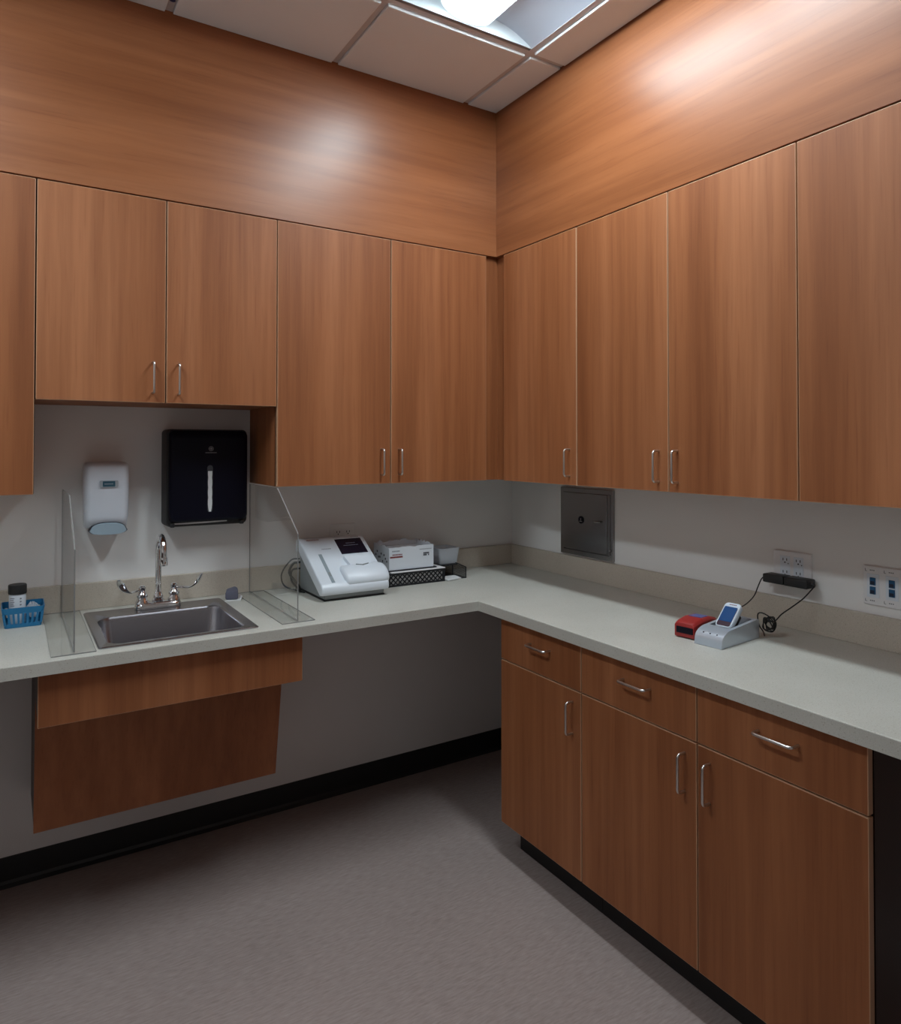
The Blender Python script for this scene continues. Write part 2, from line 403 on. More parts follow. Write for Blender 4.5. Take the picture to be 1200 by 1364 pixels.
t = thing('wall_cabinet', 'single-door cherry wall cabinet beside the corner above the steel wall box', 'cabinet', (-0.17, -0.63, ZB), group=GRP)
body_right(t, -0.8644, -0.3970, ZB); door_right(t, -0.8644, -0.3970, ZB, ZD, DU, -0.824, ZB+0.086)
part('filler_strip', bbox(-0.3240, -0.3055, -0.3965, -0.3240, ZB+0.001, ZT-0.001), M['wood'], t)
t = thing('wall_cabinet', 'two-door cherry wall cabinet above the silver scanner dock', 'cabinet', (-0.17, -1.306, ZB), group=GRP)
body_right(t, -1.7484, -0.8644, ZB); door_right(t, -1.3029, -0.8644, ZB, ZD, DU, -1.262, ZB+0.083); door_right(t, -1.7484, -1.3029, ZB, ZD, DU, -1.339, ZB+0.083)
t = thing('wall_cabinet', 'cherry wall cabinet at the right picture edge above the blue jacks', 'cabinet', (-0.17, -2.19, ZB), group=GRP)
body_right(t, -2.642, -1.7484, ZB); door_right(t, -2.195, -1.7484, ZB, ZD, DU, -2.154, ZB+0.083); door_right(t, -2.642, -2.195, ZB, ZD, DU, -2.236, ZB+0.083)

# base cabinets on the right
def base(label, y0, y1, units, end=False):
    t = thing('base_cabinet', label, 'cabinet', (-0.3, (y0+y1)/2, 0), group='cherry base cabinets')
    bm = bbox(-0.5995, -0.022, y0+0.0003, y1-0.0003, 0.118, HB-0.001); bm.normal_update()
    for f in bm.faces:
        if f.normal.x < -0.9: f.material_index = 1
        if end and f.normal.y < -0.9: f.material_index = 2  # end face coloured dark brown to stand in for its shade
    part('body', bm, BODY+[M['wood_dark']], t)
    part('toe_kick', bbox(-0.530, -0.022, y0+0.001, y1-0.001, 0.0005, 0.118), M['cove'], t, label='black recessed toe kick')
    for a, b, hd in units:
        door_right(t, a, b, 0.7268, HB-0.004, DB, (a+b)/2-0.012, 0.8195, 'drawer', True)
        door_right(t, a, b, 0.1288, 0.7225, DB, hd, 0.6345)
base('cherry base cabinet with one drawer next to the open corner knee space', -1.1864, -0.7541, [(-1.1864, -0.7541, -1.1455)])
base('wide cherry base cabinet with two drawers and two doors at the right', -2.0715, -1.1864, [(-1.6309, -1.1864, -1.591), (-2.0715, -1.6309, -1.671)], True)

# countertop with sink cut-out, backsplash and supports
ct = thing('countertop', 'beige speckled L-shaped countertop with backsplash running round the corner', 'countertop', (-0.648, -0.648, HB))
def cells(bx, by, filled, z0, z1):
    bm = bm_new(); V = {}
    def v(i, j, k):
        if (i,j,k) not in V: V[i,j,k] = bm.verts.new((bx[i], by[j], (z0, z1)[k]))
        return V[i,j,k]
    for i, j in filled:
        bm.faces.new((v(i,j,1), v(i+1,j,1), v(i+1,j+1,1), v(i,j+1,1))); bm.faces.new((v(i,j+1,0), v(i+1,j+1,0), v(i+1,j,0), v(i,j,0)))
        for (di, dj), (a, b) in {(0,-1): ((i,j),(i+1,j)), (1,0): ((i+1,j),(i+1,j+1)), (0,1): ((i+1,j+1),(i,j+1)), (-1,0): ((i,j+1),(i,j))}.items():
            if (i+di, j+dj) not in filled: bm.faces.new((v(*a,0), v(*b,0), v(*b,1), v(*a,1)))
    return bm
bx = [-2.95, -1.93, -1.487, -DC, -0.001]; by = [-2.95, -DC, -0.588, -0.098, -0.001]
fil = {(i, j) for i in range(4) for j in range(1, 4)} | {(3, 0)}
fil -= {(1, 2)}
bm = cells(bx, by, fil, HB, H)
top = [e for e in bm.edges if len(e.link_faces) == 2 and abs(e.link_faces[0].normal.dot(e.link_faces[1].normal)) < 0.5]
bm.normal_update()
top = [e for e in bm.edges if len(e.link_faces) == 2 and abs(e.link_faces[0].normal.dot(e.link_faces[1].normal)) < 0.5 and e.verts[0].co.z > H-1e-4 and e.verts[1].co.z > H-1e-4]
bmesh.ops.bevel(bm, geom=top, offset=0.0025, segments=2, profile=0.5, affect='EDGES')
part('slab', bm, M['counter'], ct)
part('backsplash', bbox(-2.95, -0.0012, -0.020, -0.0012, H+0.0002, ZBS, 0.0015), M['splash'], ct)
part('backsplash', bbox(-0.020, -0.0012, -2.95, -0.0205, H+0.0002, ZBS, 0.0015), M['splash'], ct)
part('support_panel', bbox(-2.95, -2.93, -0.6, -0.022, 0.0005, HB-0.0003), M['wood'], ct)
part('support_panel', bbox(-0.6, -0.022, -2.95, -2.93, 0.0005, HB-0.0003), M['wood'], ct)

# under-sink pipe enclosure: apron, slanted skirt, cheeks
t = thing('sink_apron', 'cherry apron and slanted pipe cover panel under the sink counter', 'panel', (-1.715, -0.3, 0.25))
part('apron', slab(-2.0938, -1.3345, -DB, -DB+0.019, 0.7302, HB-0.0005, 1), [M['wood'], M['edge']], t)
def skirt(x0, x1, a, b, th):
    (ya, za), (yb, zb) = a, b; d = Vector((0, yb-ya, zb-za)).normalized(); n = Vector((0, -d.z, d.y))
    bm = bm_new(); pts = [Vector((0, ya, za)), Vector((0, yb, zb))]
    q = [pts[0], pts[1], pts[1]+n*th, pts[0]+n*th]
    loft(bm, [[(x, p.y, p.z) for p in q] for x in (x0, x1)]); return bm
part('skirt_panel', skirt(-2.094, -1.335, (-0.344, 0.317), (-0.4245, 0.748), -0.018), M['wood'], t)
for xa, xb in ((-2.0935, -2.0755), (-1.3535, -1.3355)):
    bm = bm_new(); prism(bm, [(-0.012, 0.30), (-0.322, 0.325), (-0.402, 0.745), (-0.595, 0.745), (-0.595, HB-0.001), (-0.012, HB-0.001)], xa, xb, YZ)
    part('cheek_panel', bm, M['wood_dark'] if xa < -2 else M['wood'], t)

# ------------------------------------------------------------------ sink
sx, sy = -1.7075, -0.343
t = thing('drop_in_sink', 'stainless steel drop-in sink set in the counter', 'sink', (sx, sy, H))
def rl(w_, d, r, z, cy=sy, cx=sx): return [(x, y, z) for x, y in rrect(cx, cy, w_, d, r, 6)]
bm = bm_new()
OC = (-1.708, -0.385)
loops = [rl(0.470, 0.512, 0.012, H+0.0006), rl(0.470, 0.512, 0.012, H+0.003), rl(0.462, 0.504, 0.010, H+0.005), rl(0.452, 0.494, 0.012, H+0.0035),
         rl(0.412, 0.372, 0.045, H+0.0035, OC[1], OC[0]), rl(0.406, 0.366, 0.044, H+0.001, OC[1], OC[0]), rl(0.400, 0.360, 0.042, H-0.010, OC[1], OC[0]),
         rl(0.385, 0.345, 0.045, H-0.130, OC[1], OC[0]), rl(0.370, 0.330, 0.05, H-0.147, OC[1], OC[0]), rl(0.330, 0.290, 0.05, H-0.152, OC[1], OC[0]), rl(0.09, 0.09, 0.045, H-0.156, OC[1], OC[0])]
loft(bm, loops, cap0=False)
part('basin', bm, M['steel'], t, 35)
bm = bm_new(); lathe(bm, [(0.042, H-0.1555), (0.042, H-0.1535), (0.034, H-0.153), (0.030, H-0.1565)], *OC); part('drain', bm, M['chrome'], t, 40)

# faucet
fx, fy, fz = -1.703, -0.130, H+0.0046
t = thing('faucet', 'chrome gooseneck faucet with two wing handles at the sink', 'faucet', (fx, fy, fz))
bm = bm_new(); loft(bm, [[(x, y, z) for x, y in rrect(fx, fy, w_, d, d/2-0.001, 6)] for w_, d, z in ((0.158, 0.052, fz), (0.158, 0.052, fz+0.012), (0.150, 0.044, fz+0.020), (0.13, 0.03, fz+0.023))])
part('deck_plate', bm, M['chrome'], t, 50)
bm = bm_new(); lathe(bm, [(0.021, fz+0.018), (0.021, fz+0.030), (0.017, fz+0.034), (0.018, fz+0.040), (0.013, fz+0.050), (0.0115, fz+0.056)], fx, fy); part('spout_collar', bm, M['chrome'], t, 40)
pts = [(fx, fy, fz+0.05), (fx, fy, 1.05), (fx, fy, 1.132)]
R_ = 0.052
for k in range(1, 13):
    a = math.pi*k/12; pts.append((fx, fy-R_+R_*math.cos(a), 1.132+R_*math.sin(a)))
pts += [(fx, fy-2*R_, 1.112)]
bm = bm_new(); tube(bm, pts, 0.0105, 14); sp = part('spout', bm, M['chrome'], t, 60)
bm = bm_new(); lathe(bm, [(0.0125, 1.116), (0.0135, 1.110), (0.0135, 1.092), (0.0125, 1.088), (0.0105, 1.0885)], fx, fy-2*R_); part('aerator', bm, M['chrome'], sp, 40)
for s in (-1, 1):
    hx = fx+s*0.054
    bm = bm_new(); lathe(bm, [(0.023, fz+0.012), (0.023, fz+0.026), (0.018, fz+0.032), (0.016, fz+0.040), (0.020, fz+0.043), (0.020, fz+0.050), (0.014, fz+0.056), (0.011, fz+0.064), (0.0125, fz+0.068), (0.0125, fz+0.078), (0.008, fz+0.082)], hx, fy)
    h = part('valve_hub', bm, M['chrome'], t, 40)
    # wrist blade: narrow arm, then a broad paddle that sweeps up
    d = Vector((s*0.78, -0.62, 0)).normalized(); side = Vector((-d.y, d.x, 0))
    c = Vector((hx, fy, fz+0.068))+d*0.006; loops = []
    for k in range(19):
        u = k/18; sl = 1.10*min(1, max(0, (u-0.38)/0.42))
        if k: c = c+(d*math.cos(sl)+Vector((0,0,1))*math.sin(sl))*0.128/18
        wd = 0.0060 if u < 0.22 else 0.0060+0.0140*min(1, (u-0.22)/0.35)
        if k >= 16: wd *= (0.92, 0.74, 0.40)[k-16]
        th = 0.0045-0.0015*u
        nz = Vector((0,0,1))*math.cos(sl)-d*math.sin(sl)
        loops.append([tuple(c+side*wd*math.cos(a)+nz*th*math.sin(a)) for a in [2*math.pi*q/10 for q in range(10)]])
    bm = bm_new(); loft(bm, loops); part('wing_handle', bm, M['chrome'], h, 60)

# clear acrylic splash guards
def guard(x, yf, label):
    t = thing('splash_guard', label, 'splash guard', (x, -0.3, H), group='clear acrylic splash guards')
    prof = [(-0.024, H+0.0035), (yf, H+0.0035), (yf, 1.214), (-0.375, ZB-0.004), (-0.024, ZB-0.004)]
    bm = bm_new(); prism(bm, prof, x-0.002, x+0.002, YZ); bm.normal_update()
    for f in bm.faces:
        if abs(f.normal.x) < 0.5: f.material_index = 1
    part('upright_sheet', bm, [M['acrylic'], M['acrylic_edge']], t)
    bm = bbox(x-0.058, x+0.056, yf-0.014, -0.03, H+0.0003, H+0.0033); bm.normal_update()
    for f in bm.faces:
        if abs(f.normal.z) < 0.5: f.material_index = 1
    part('foot_plate', bm, [M['acrylic'], M['acrylic_edge']], t)
guard(-2.005, -0.602, 'clear acrylic splash guard left of the sink beside the blue basket')
guard(-1.3400, -0.588, 'clear acrylic splash guard right of the sink beside the analyzer')

# ------------------------------------------------------------------ soap dispenser
cx = -1.8695
t = thing('soap_dispenser', 'white wall soap dispenser with blue-grey push lever', 'soap dispenser', (cx, 0, 1.19))
bm = bm_new(); loops = []
for z, w_, d in ((1.215, 0.130, 0.070), (1.222, 0.136, 0.086), (1.26, 0.142, 0.098), (1.34, 0.144, 0.104), (1.41, 0.144, 0.103), (1.434, 0.143, 0.098), (1.445, 0.138, 0.088), (1.4505, 0.126, 0.070)):
    l = [(x, y) for x, y in rrect(cx, -d/2-0.0008, w_, d, 0.020, 6)]
    l = [(x, y if y > -d*0.5 else y-0.006*(1-((x-cx)/(w_/2))**2)) for x, y in l]
    loops.append([(x, min(y, -0.0008), z) for x, y in l])
loft(bm, loops); b_ = part('body', bm, M['dispenser_white'], t, 50)
bm = bm_new(); loops = []
n = 14
def lev(y, grow):
    pts = []
    for k in range(n+1):
        u = -1+2*k/n; pts.append((cx+0.004+u*(0.060+grow), 1.2075+(0.028+grow)*math.sqrt(max(0, 1-abs(u)**2.6))+0.001))
    for k in range(n+1):
        u = 1-2*k/n; pts.append((cx+0.004+u*(0.060+grow), 1.2065-0.012*math.sqrt(max(0, 1-abs(u)**2.4))))
    return pts
def lev_loop(y, grow): return [(x, y-0.008*(1-((x-cx)/0.07)**2), z) for x, z in lev(y, grow)]
loft(bm, [lev_loop(-0.060, 0), lev_loop(-0.1005, 0), lev_loop(-0.103, -0.002)]); part('push_lever', bm, M['lever'], t, 50, label='blue-grey push lever')
bm = bm_new(); loft(bm, [lev_loop(-0.060, 0.0022), lev_loop(-0.0988, 0.0022)]); part('lever_seam', bm, M['dark_print'], t)
bm = bm_new(); prism(bm, rrect(cx+0.004, 1.3745, 0.060, 0.024, 0.004, 3), -0.1108, -0.1130, XZ); lb = part('label_plate', bm, M['silver_print'], t, label='small teal and silver label')
bm = bm_new(); prism(bm, rrect(cx+0.004, 1.3745, 0.040, 0.019, 0.002, 3), -0.1131, -0.1138, XZ); part('label_print', bm, M['teal'], lb)
bm = bm_new()
for k in range(6): box(bm, cx-0.010+k*0.0048, cx-0.0072+k*0.0048, -0.1139, -0.1142, 1.3725, 1.3765)
part('label_lettering', bm, M['silver_print'], lb)

# paper towel dispenser
x0, x1, z0, z1 = -1.672, -1.372, 1.206, 1.572; cx, cz = (x0+x1)/2, (z0+z1)/2
t = thing('towel_dispenser', 'black wall paper towel dispenser with a slot window', 'towel dispenser', (cx, 0, z0))
bm = bm_new(); loft(bm, [[(x, y, z) for x, z in rrect(cx, cz+dz, w_, h_, r, 6)] for y, w_, h_, r, dz in ((-0.0008, 0.300, 0.366, 0.016, 0), (-0.088, 0.300, 0.366, 0.018, 0), (-0.094, 0.297, 0.360, 0.02, 0))])
part('housing', bm, M['black_side'], t, 40)
bm = bm_new(); loft(bm, [[(x, y, z) for x, z in rrect(cx+0.004, cz+0.006+dz, w_, h_, r, 6)] for y, w_, h_, r, dz in ((-0.090, 0.290, 0.350, 0.02, 0), (-0.104, 0.288, 0.344, 0.022, 0), (-0.113, 0.276, 0.322, 0.022, -0.006), (-0.116, 0.262, 0.300, 0.02, -0.010))])
c_ = part('front_cover', bm, M['black'], t, 40)
wx = -1.5185
bm = bm_new(); prism(bm, rrect(wx, 1.347, 0.0205, 0.178, 0.0102, 6), -0.1155, -0.1172, XZ); win = part('window', bm, M['smoke'], c_, label='tall narrow viewing slot')
bm = bm_new(); pts = []
for k in range(13):
    z = 1.2635+k*0.0125; pts.append((wx+0.0078-0.0012*(k % 3 == 1), z))
pts[0] = (wx+0.004, 1.2600)
left = [(2*wx-x, z) for x, z in pts[::-1]]
prism(bm, pts+left, -0.1171, -0.1178, XZ); part('paper_stack', bm, M['paper'], win)
bm = bm_new()
def ring(bm, cx_, cz_, ro, ri, ya, yb, n=24):
    loft(bm, [[(cx_+r*math.cos(2*math.pi*k/n), y, cz_+r*math.sin(2*math.pi*k/n)) for k in range(n)] for r, y in ((ro, ya), (ro, yb), (ri, yb), (ri, ya))], False, False)
lx, lz = -1.5150, 1.4985
ring(bm, lx, lz, 0.0090, 0.0072, -0.1155, -0.1170)
box(bm, lx-0.0052, lx+0.0052, -0.1160, -0.1170, lz-0.0012, lz+0.0012); box(bm, lx-0.0012, lx+0.0012, -0.1160, -0.1170, lz-0.0052, lz+0.0052)
ring(bm, lx, lz, 0.0046, 0.0032, -0.1155, -0.1170)
for k in range(15): box(bm, lx-0.021+k*0.0028, lx-0.0189+k*0.0028, -0.1160, -0.1168, lz-0.0165, lz-0.0138)
part('emblem', bm, M['logo'], c_, label='small grey round emblem with a line of print')
bm = bm_new(); prism(bm, [(-1.652, 1.2165), (-1.60, 1.2150), (-1.52, 1.2160), (-1.45, 1.2185), (-1.452, 1.2235), (-1.52, 1.2215), (-1.60, 1.2205), (-1.652, 1.2195)], -0.09, -0.1005, XZ); part('towel_edge', bm, M['paper'], t, label='white towel edge in the outlet slot')
for xa in (x0+0.014, x1-0.030): part('side_foot', bbox(xa, xa+0.016, -0.1035, -0.088, z0-0.001, z0+0.014, 0.003), M['black_side'], t)

# ------------------------------------------------------------------ steel pass-through box in the right wall
ya, yb, za, zb = -0.718, -0.388, 1.0215, 1.321
t = thing('steel_wall_box', 'stainless steel pass-through wall box under the corner cabinet', 'wall box', (0, (ya+yb)/2, za))
bm = bm_new()
loft(bm, [[(-x, y, z) for y, z in ((ya+i, za+i), (yb-i, za+i), (yb-i, zb-i), (ya+i, zb-i))] for x, i in ((0.0008, 0), (0.012, 0), (0.013, 0.001), (0.013, 0.020), (0.004, 0.021))], True, True)
part('frame', bm, M['steel_door'], t)
d = part('door', bbox(-0.0175, -0.0045, -0.688, -0.4115, 1.0475, 1.3005, 0.0018), M['steel_door'], t)
part('hinge_leaf', bbox(-0.0165, -0.0131, -0.7045, -0.6905, 1.045, 1.302, 0.001), M['steel_door'], t)
bm = bm_new(); prism(bm, circ(-0.530, 1.182, 0.0165, 24), -0.0176, -0.0200, YZ); k_ = part('lock_disc', bm, M['black'], d, label='round black disc with a pale symbol')
bm = bm_new(); box(bm, -0.0205, -0.0199, -0.5315, -0.5285, 1.180, 1.190); box(bm, -0.0205, -0.0199, -0.538, -0.522, 1.1745, 1.177); part('symbol', bm, M['nickel'], k_)
bm = bm_new(); tube(bm, [(-0.0176, -0.620, 1.181), (-0.026, -0.620, 1.181), (-0.029, -0.628, 1.1815), (-0.029, -0.655, 1.183)], 0.0035, 8); part('latch_lever', bm, M['nickel'], d, 50)
bm = bm_new(); prism(bm, circ(-0.705, 1.066, 0.004, 12), -0.0166, -0.0185, YZ); part('screw', bm, M['nickel'], t)

# ------------------------------------------------------------------ outlets, jacks
def receptacle_right(bm_holes, y, z):
    for dz in (0.020, -0.020):
        for dy in (-0.0065, 0.0065): box(bm_holes, -0.0092, -0.0084, y+dy-0.0012, y+dy+0.0012, z+dz-0.002, z+dz+0.006)
        prism(bm_holes, circ(y, z+dz-0.0075, 0.0026, 8), -0.0084, -0.0092, YZ)
t = thing('outlet_plate', 'light grey two-gang outlet plate holding the black power adapters', 'outlet', (0, -1.515, 1.115))
bm = bm_new(); loft(bm, [[(-x, y, z) for y, z in rrect(-1.515, 1.1165, 0.130-i, 0.098-i, 0.004, 3)] for x, i in ((0.0008, 0), (0.005, 0), (0.0068, 0.005))]); pl = part('plate', bm, M['plate'], t)
for y in (-1.4915, -1.5375):
    bm = bbox(-0.0083, -0.0069, y-0.017, y+0.017, 1.0825, 1.1495, 0.0006); r_ = part('receptacle', bm, M['white_plastic'], t)
    bm = bm_new(); receptacle_right(bm, y, 1.116)
    box(bm, -0.0092, -0.0084, y-0.013, y-0.010, 1.124, 1.127)
    part('sockets', bm, M['dark_print'], r_)
AD = 'black power adapters plugged in the right wall'
def adapter(y0, y1, z0, z1, label, tip):
    t = thing('power_adapter', label, 'power adapter', (-0.03, (y0+y1)/2, z0), group=AD)
    part('body', bbox(-0.060, -0.0125, y0, y1, z0, z1, 0.0045, 3), M['black_side'], t, 40)
    bm = bm_new(); tube(bm, [(-0.036, tip, (z0+z1)/2), (-0.036, tip+(0.012 if tip > y0+0.02 else -0.012), (z0+z1)/2-0.002)], 0.006, 8, [0.0065, 0.004]); part('strain_relief', bm, M['rubber'], t, 50)
    ym = (y0+y1)/2; part('blade_block', bbox(-0.0124, -0.0094, ym-0.011, ym+0.011, z0+0.006, z1-0.006), M['black_side'], t)
    return t
adA = adapter(-1.5165, -1.444, 1.0625, 1.0905, 'left black power adapter plugged into the outlet plate', -1.445)
adB = adapter(-1.5975, -1.5185, 1.0620, 1.0905, 'right black power adapter plugged into the outlet plate', -1.5965)

t = thing('outlet_plate', 'beige outlet plate half hidden behind the white analyzer', 'outlet', (-0.927, 0, 1.11))
bm = bm_new(); loft(bm, [[(x, -y, z) for x, z in rrect(-0.9265, 1.1125, 0.116-i, 0.114-i, 0.004, 3)] for y, i in ((0.0008, 0), (0.005, 0), (0.0068, 0.005))]); part('plate', bm, M['plate_almond'], t)
for x in (-0.9500, -0.9040):
    r_ = part('receptacle', bbox(x-0.017, x+0.017, -0.0083, -0.0069, 1.0785, 1.1465, 0.0006), M['plate_almond'], t)
    bm = bm_new()
    for dz in (0.020, -0.020):
        for dx in (-0.0065, 0.0065): box(bm, x+dx-0.0014, x+dx+0.0014, -0.0092, -0.0084, 1.1125+dz-0.002, 1.1125+dz+0.006)
        prism(bm, circ(x, 1.1125+dz-0.0075, 0.0026, 8), -0.0084, -0.0092, XZ)
    part('sockets', bm, M['dark_print'], r_)

t = thing('data_plate', 'pale wall plate with pairs of blue data jacks at the right edge', 'wall plate', (0, -1.825, 1.098))
bm = bm_new(); loft(bm, [[(-x, y, z) for y, z in rrect(-1.823, 1.0982, 0.166-i, 0.114-i, 0.004, 3)] for x, i in ((0.0008, 0), (0.005, 0), (0.0066, 0.005))]); part('plate', bm, M['plate'], t)
for k, y in enumerate((-1.7685, -1.8215, -1.8745)):
    ins = part('insert', bbox(-0.0078, -0.0067, y-0.0175, y+0.0175, 1.0635, 1.1325, 0.0005), M['white_plastic'], t)
    for z in (1.1110, 1.0845):
        j = part('jack', bbox(-0.0110, -0.0079, y-0.0080, y+0.0080, z-0.0110, z+0.0110, 0.0008), M['jack'], ins, label='blue data jack')
    bm = bm_new()
    for z in (1.1110, 1.0845): box(bm, -0.0116, -0.0109, y-0.0060, y+0.0060, z-0.0090, z+0.0010)
    part('jack_sockets', bm, M['jack_hole'], ins)
    bm = bm_new()
    for z in (1.1430, 1.0540):
        for q in range(3): box(bm, -0.0071, -0.0065, y-0.004+q*0.005, y-0.001+q*0.005, z-0.0012, z+0.0012)
        box(bm, -0.0071, -0.0065, y+0.0215, y+0.0225, z-0.004, z+0.004); box(bm, -0.0071, -0.0065, y+0.0170, y+0.0225, z-0.004, z-0.003)
    part('port_lettering', bm, M['dark_print'], t)

# ------------------------------------------------------------------ blue basket group
cx, cy = -2.1235, -0.130
t = thing('blue_basket', 'small blue slotted plastic basket on the counter at far left', 'basket', (cx, cy, H))
def bl(w_, d, z, r=0.008): return [(x, y, z) for x, y in rrect(cx, cy, w_, d, r, 2)]
bm = bm_new()
hb = 0.066
def wd(z): u = (z-H)/hb; return 0.104+0.018*u, 0.108+0.018*u
part('floor_tray', (lambda b: (loft(b, [bl(0.104, 0.108, H+0.0004), bl(0.105, 0.109, H+0.003)]), b)[1])(bm), M['blue'], t)
def ringband(z0_, z1_, th):
    bm = bm_new(); a = wd(z0_); b = wd(z1_)
    loft(bm, [bl(a[0], a[1], z0_), bl(b[0], b[1], z1_), bl(b[0]-th, b[1]-th, z1_), bl(a[0]-th, a[1]-th, z0_), bl(a[0], a[1], z0_)], False, False); return bm
part('lower_band', ringband(H+0.001, H+0.013, 0.005), M['blue'], t)
part('upper_band', ringband(H+0.046, H+0.066, 0.005), M['blue'], t)
bm = bm_new()
za_, zb_ = H+0.011, H+0.048
for k in range(9):
    u = -1+2*k/8
    a, b = wd(za_), wd(zb_)
    for s in (-1, 1):
        bar(bm, (cx+u*(a[0]/2-0.004), cy+s*(a[1]/2-0.0016), za_), (cx+u*(b[0]/2-0.004), cy+s*(b[1]/2-0.0016), zb_), 0.0062, 0.003, (0, s, 0))
        bar(bm, (cx+s*(a[0]/2-0.0016), cy+u*(a[1]/2-0.004), za_), (cx+s*(b[0]/2-0.0016), cy+u*(b[1]/2-0.004), zb_), 0.0062, 0.003, (s, 0, 0))
o = part('slotted_sides', bm, M['blue'], t); o['kind'] = 'stuff'
bx_, by_ = -2.1395, -0.122
t = thing('pill_bottle', 'white labelled bottle with black cap in the blue basket', 'bottle', (bx_, by_, H+0.0032))
bm = bm_new(); z = H+0.0034; lathe(bm, [(0.023, z), (0.0245, z+0.003), (0.0245, 1.014), (0.022, 1.018), (0.021, 1.020)], bx_, by_, 28); bb_ = part('bottle_body', bm, M['white_plastic'], t, 40)
bm = bm_new(); lathe(bm, [(0.0262, 1.0195), (0.0268, 1.0215), (0.0268, 1.0465), (0.0255, 1.050)], bx_, by_, 28); part('cap', bm, M['black_side'], t, 40, label='black ribbed cap')
bm = bm_new()
def on_bottle(a0, a1, z0_, z1_):
    r = 0.0248; n = 4
    l = [math.radians(a0+(a1-a0)*k/n) for k in range(n+1)]
    lo = [(bx_+r*math.cos(a), by_+r*math.sin(a)) for a in l]; li = [(bx_+(r-0.001)*math.cos(a), by_+(r-0.001)*math.sin(a)) for a in l[::-1]]
    prism(bm, lo+li, z0_, z1_)
for k in range(5): on_bottle(215, 250-6*(k % 2), 1.006-k*0.006, 1.0085-k*0.006)
for k in range(3): on_bottle(286, 298, 1.003-k*0.010, 1.008-k*0.010)
part('label_print', bm, M['grey_print'], bb_)
def crumple(cx_, cy_, cz_, ax, ay, az, amp, seed, n=14, m=9):
    rnd = random.Random(seed); bm = bm_new(); loops = []
    for j in range(1, m):
        th = math.pi*j/m; l = []
        for i in range(n):
            ph = 2*math.pi*i/n; r = 1+amp*(rnd.random()*2-1)
            zz = max(math.cos(th)*r, -0.75)
            l.append((cx_+ax*r*math.sin(th)*math.cos(ph), cy_+ay*r*math.sin(th)*math.sin(ph), cz_+az*zz))
        loops.append(l[::1])
    loft(bm, loops[::-1]); return bm
single('plastic_bag', crumple(-2.096, -0.150, H+0.046, 0.017, 0.022, 0.028, 0.22, 3), M['film'], 'crumpled clear plastic bag in the blue basket', 'bag', (-2.094, -0.155, H+0.01))

# wrapped sponge beside the sink
t = thing('wrapped_sponge', 'slate grey sponge on white wrapper behind the sink corner', 'sponge', (-1.415, -0.115, H))
bm = bm_new(); loft(bm, [[(x, y, H+z+0.010*(x > -1.41)) for x, y in ((-1.470, -0.150), (-1.415, -0.168), (-1.4005, -0.140), (-1.4005, -0.100), (-1.440, -0.090))] for z in (0.0005, 0.0030)]); part('wrapper', bm, M['paper'], t)
bm = bm_new(); prism(bm, [(-1.466, -0.140), (-1.420, -0.152), (-1.4125, -0.118), (-1.4125, -0.085), (-1.448, -0.088)], H+0.0035, H+0.038); bev(bm, 0.006, 2)
for v in bm.verts: v.co.z += 0.010*(v.co.x+1.44)/0.05*(v.co.z > H+0.02)
part('sponge_block', bm, M['sponge'], t, 40)

# ------------------------------------------------------------------ analyzer
AX0, AX1 = -1.168, -0.886
t = thing('urine_analyzer', 'white bench analyzer with dark screen and printer cover beside the splash guard', 'analyzer', ((AX0+AX1)/2, -0.24, H))
SY, SZ = Vector((0, -0.24, -0.143)).normalized(), Vector((0, -0.143, 0.24)).normalized()   # down-slope, outward normal
def shell(x0_, x1_, prof, b):
    bm = bm_new(); prism(bm, prof, x0_, x1_, YZ); bmesh.ops.recalc_face_normals(bm, faces=bm.faces[:]); bev(bm, b, 3); return bm
# grey pedestal
part('pedestal', shell(AX0+0.018, AX1-0.014, [(-0.085, H+0.006), (-0.352, H+0.006), (-0.355, H+0.030), (-0.100, 1.085), (-0.085, 1.085)], 0.004), M['grey_base'], t, 40)
part('rubber_rim', shell(AX0+0.016, AX1-0.012, [(-0.083, H+0.0005), (-0.354, H+0.0005), (-0.355, H+0.006), (-0.083, H+0.006)], 0.001), M['rubber'], t)
part('top_shell', shell(AX0, AX1, [(-0.078, 1.075), (-0.078, 1.118), (-0.090, 1.1285), (-0.120, 1.1285), (-0.360, 0.986), (-0.372, 0.972), (-0.373, 0.955), (-0.368, 0.944), (-0.345, 0.940), (-0.115, 1.075)], 0.006), M['white_plastic'], t, 40)
def onface(x, s, h): p = Vector((x, -0.120, 1.1285))+SY*s+SZ*h; return tuple(p)
def plate_on(pts, h0, h1):
    bm = bm_new(); loft(bm, [[onface(x, s, h) for x, s in pts] for h in (h0, h1)]); return bm
def sd(y): return (-0.12-y)/0.8591
sc = part('screen', plate_on([(-1.022, sd(-0.134)), (-0.905, sd(-0.134)), (-0.905, sd(-0.217)), (-1.022, sd(-0.217))], -0.002, 0.0008), M['screen_dark'], t, label='dark display')
bm = bm_new()
for k in range(11): loft(bm, [[onface(x, s, h) for x, s in ((-0.995+k*0.006, 0.058), (-0.991+k*0.006, 0.058), (-0.991+k*0.006, 0.061), (-0.995+k*0.006, 0.061))] for h in (0.0007, 0.0011)])
for k in range(7): loft(bm, [[onface(x, s, h) for x, s in ((-0.980+k*0.006, 0.044), (-0.976+k*0.006, 0.044), (-0.976+k*0.006, 0.047), (-0.980+k*0.006, 0.047))] for h in (0.0007, 0.0011)])
part('screen_lettering', bm, M['grey_print'], sc)
part('strip_slot', plate_on([(-1.120, sd(-0.208)), (-1.106, sd(-0.208)), (-1.108, 0.275), (-1.122, 0.275)], -0.004, 0.0007), M['slot'], t, label='grey strip tray channel')
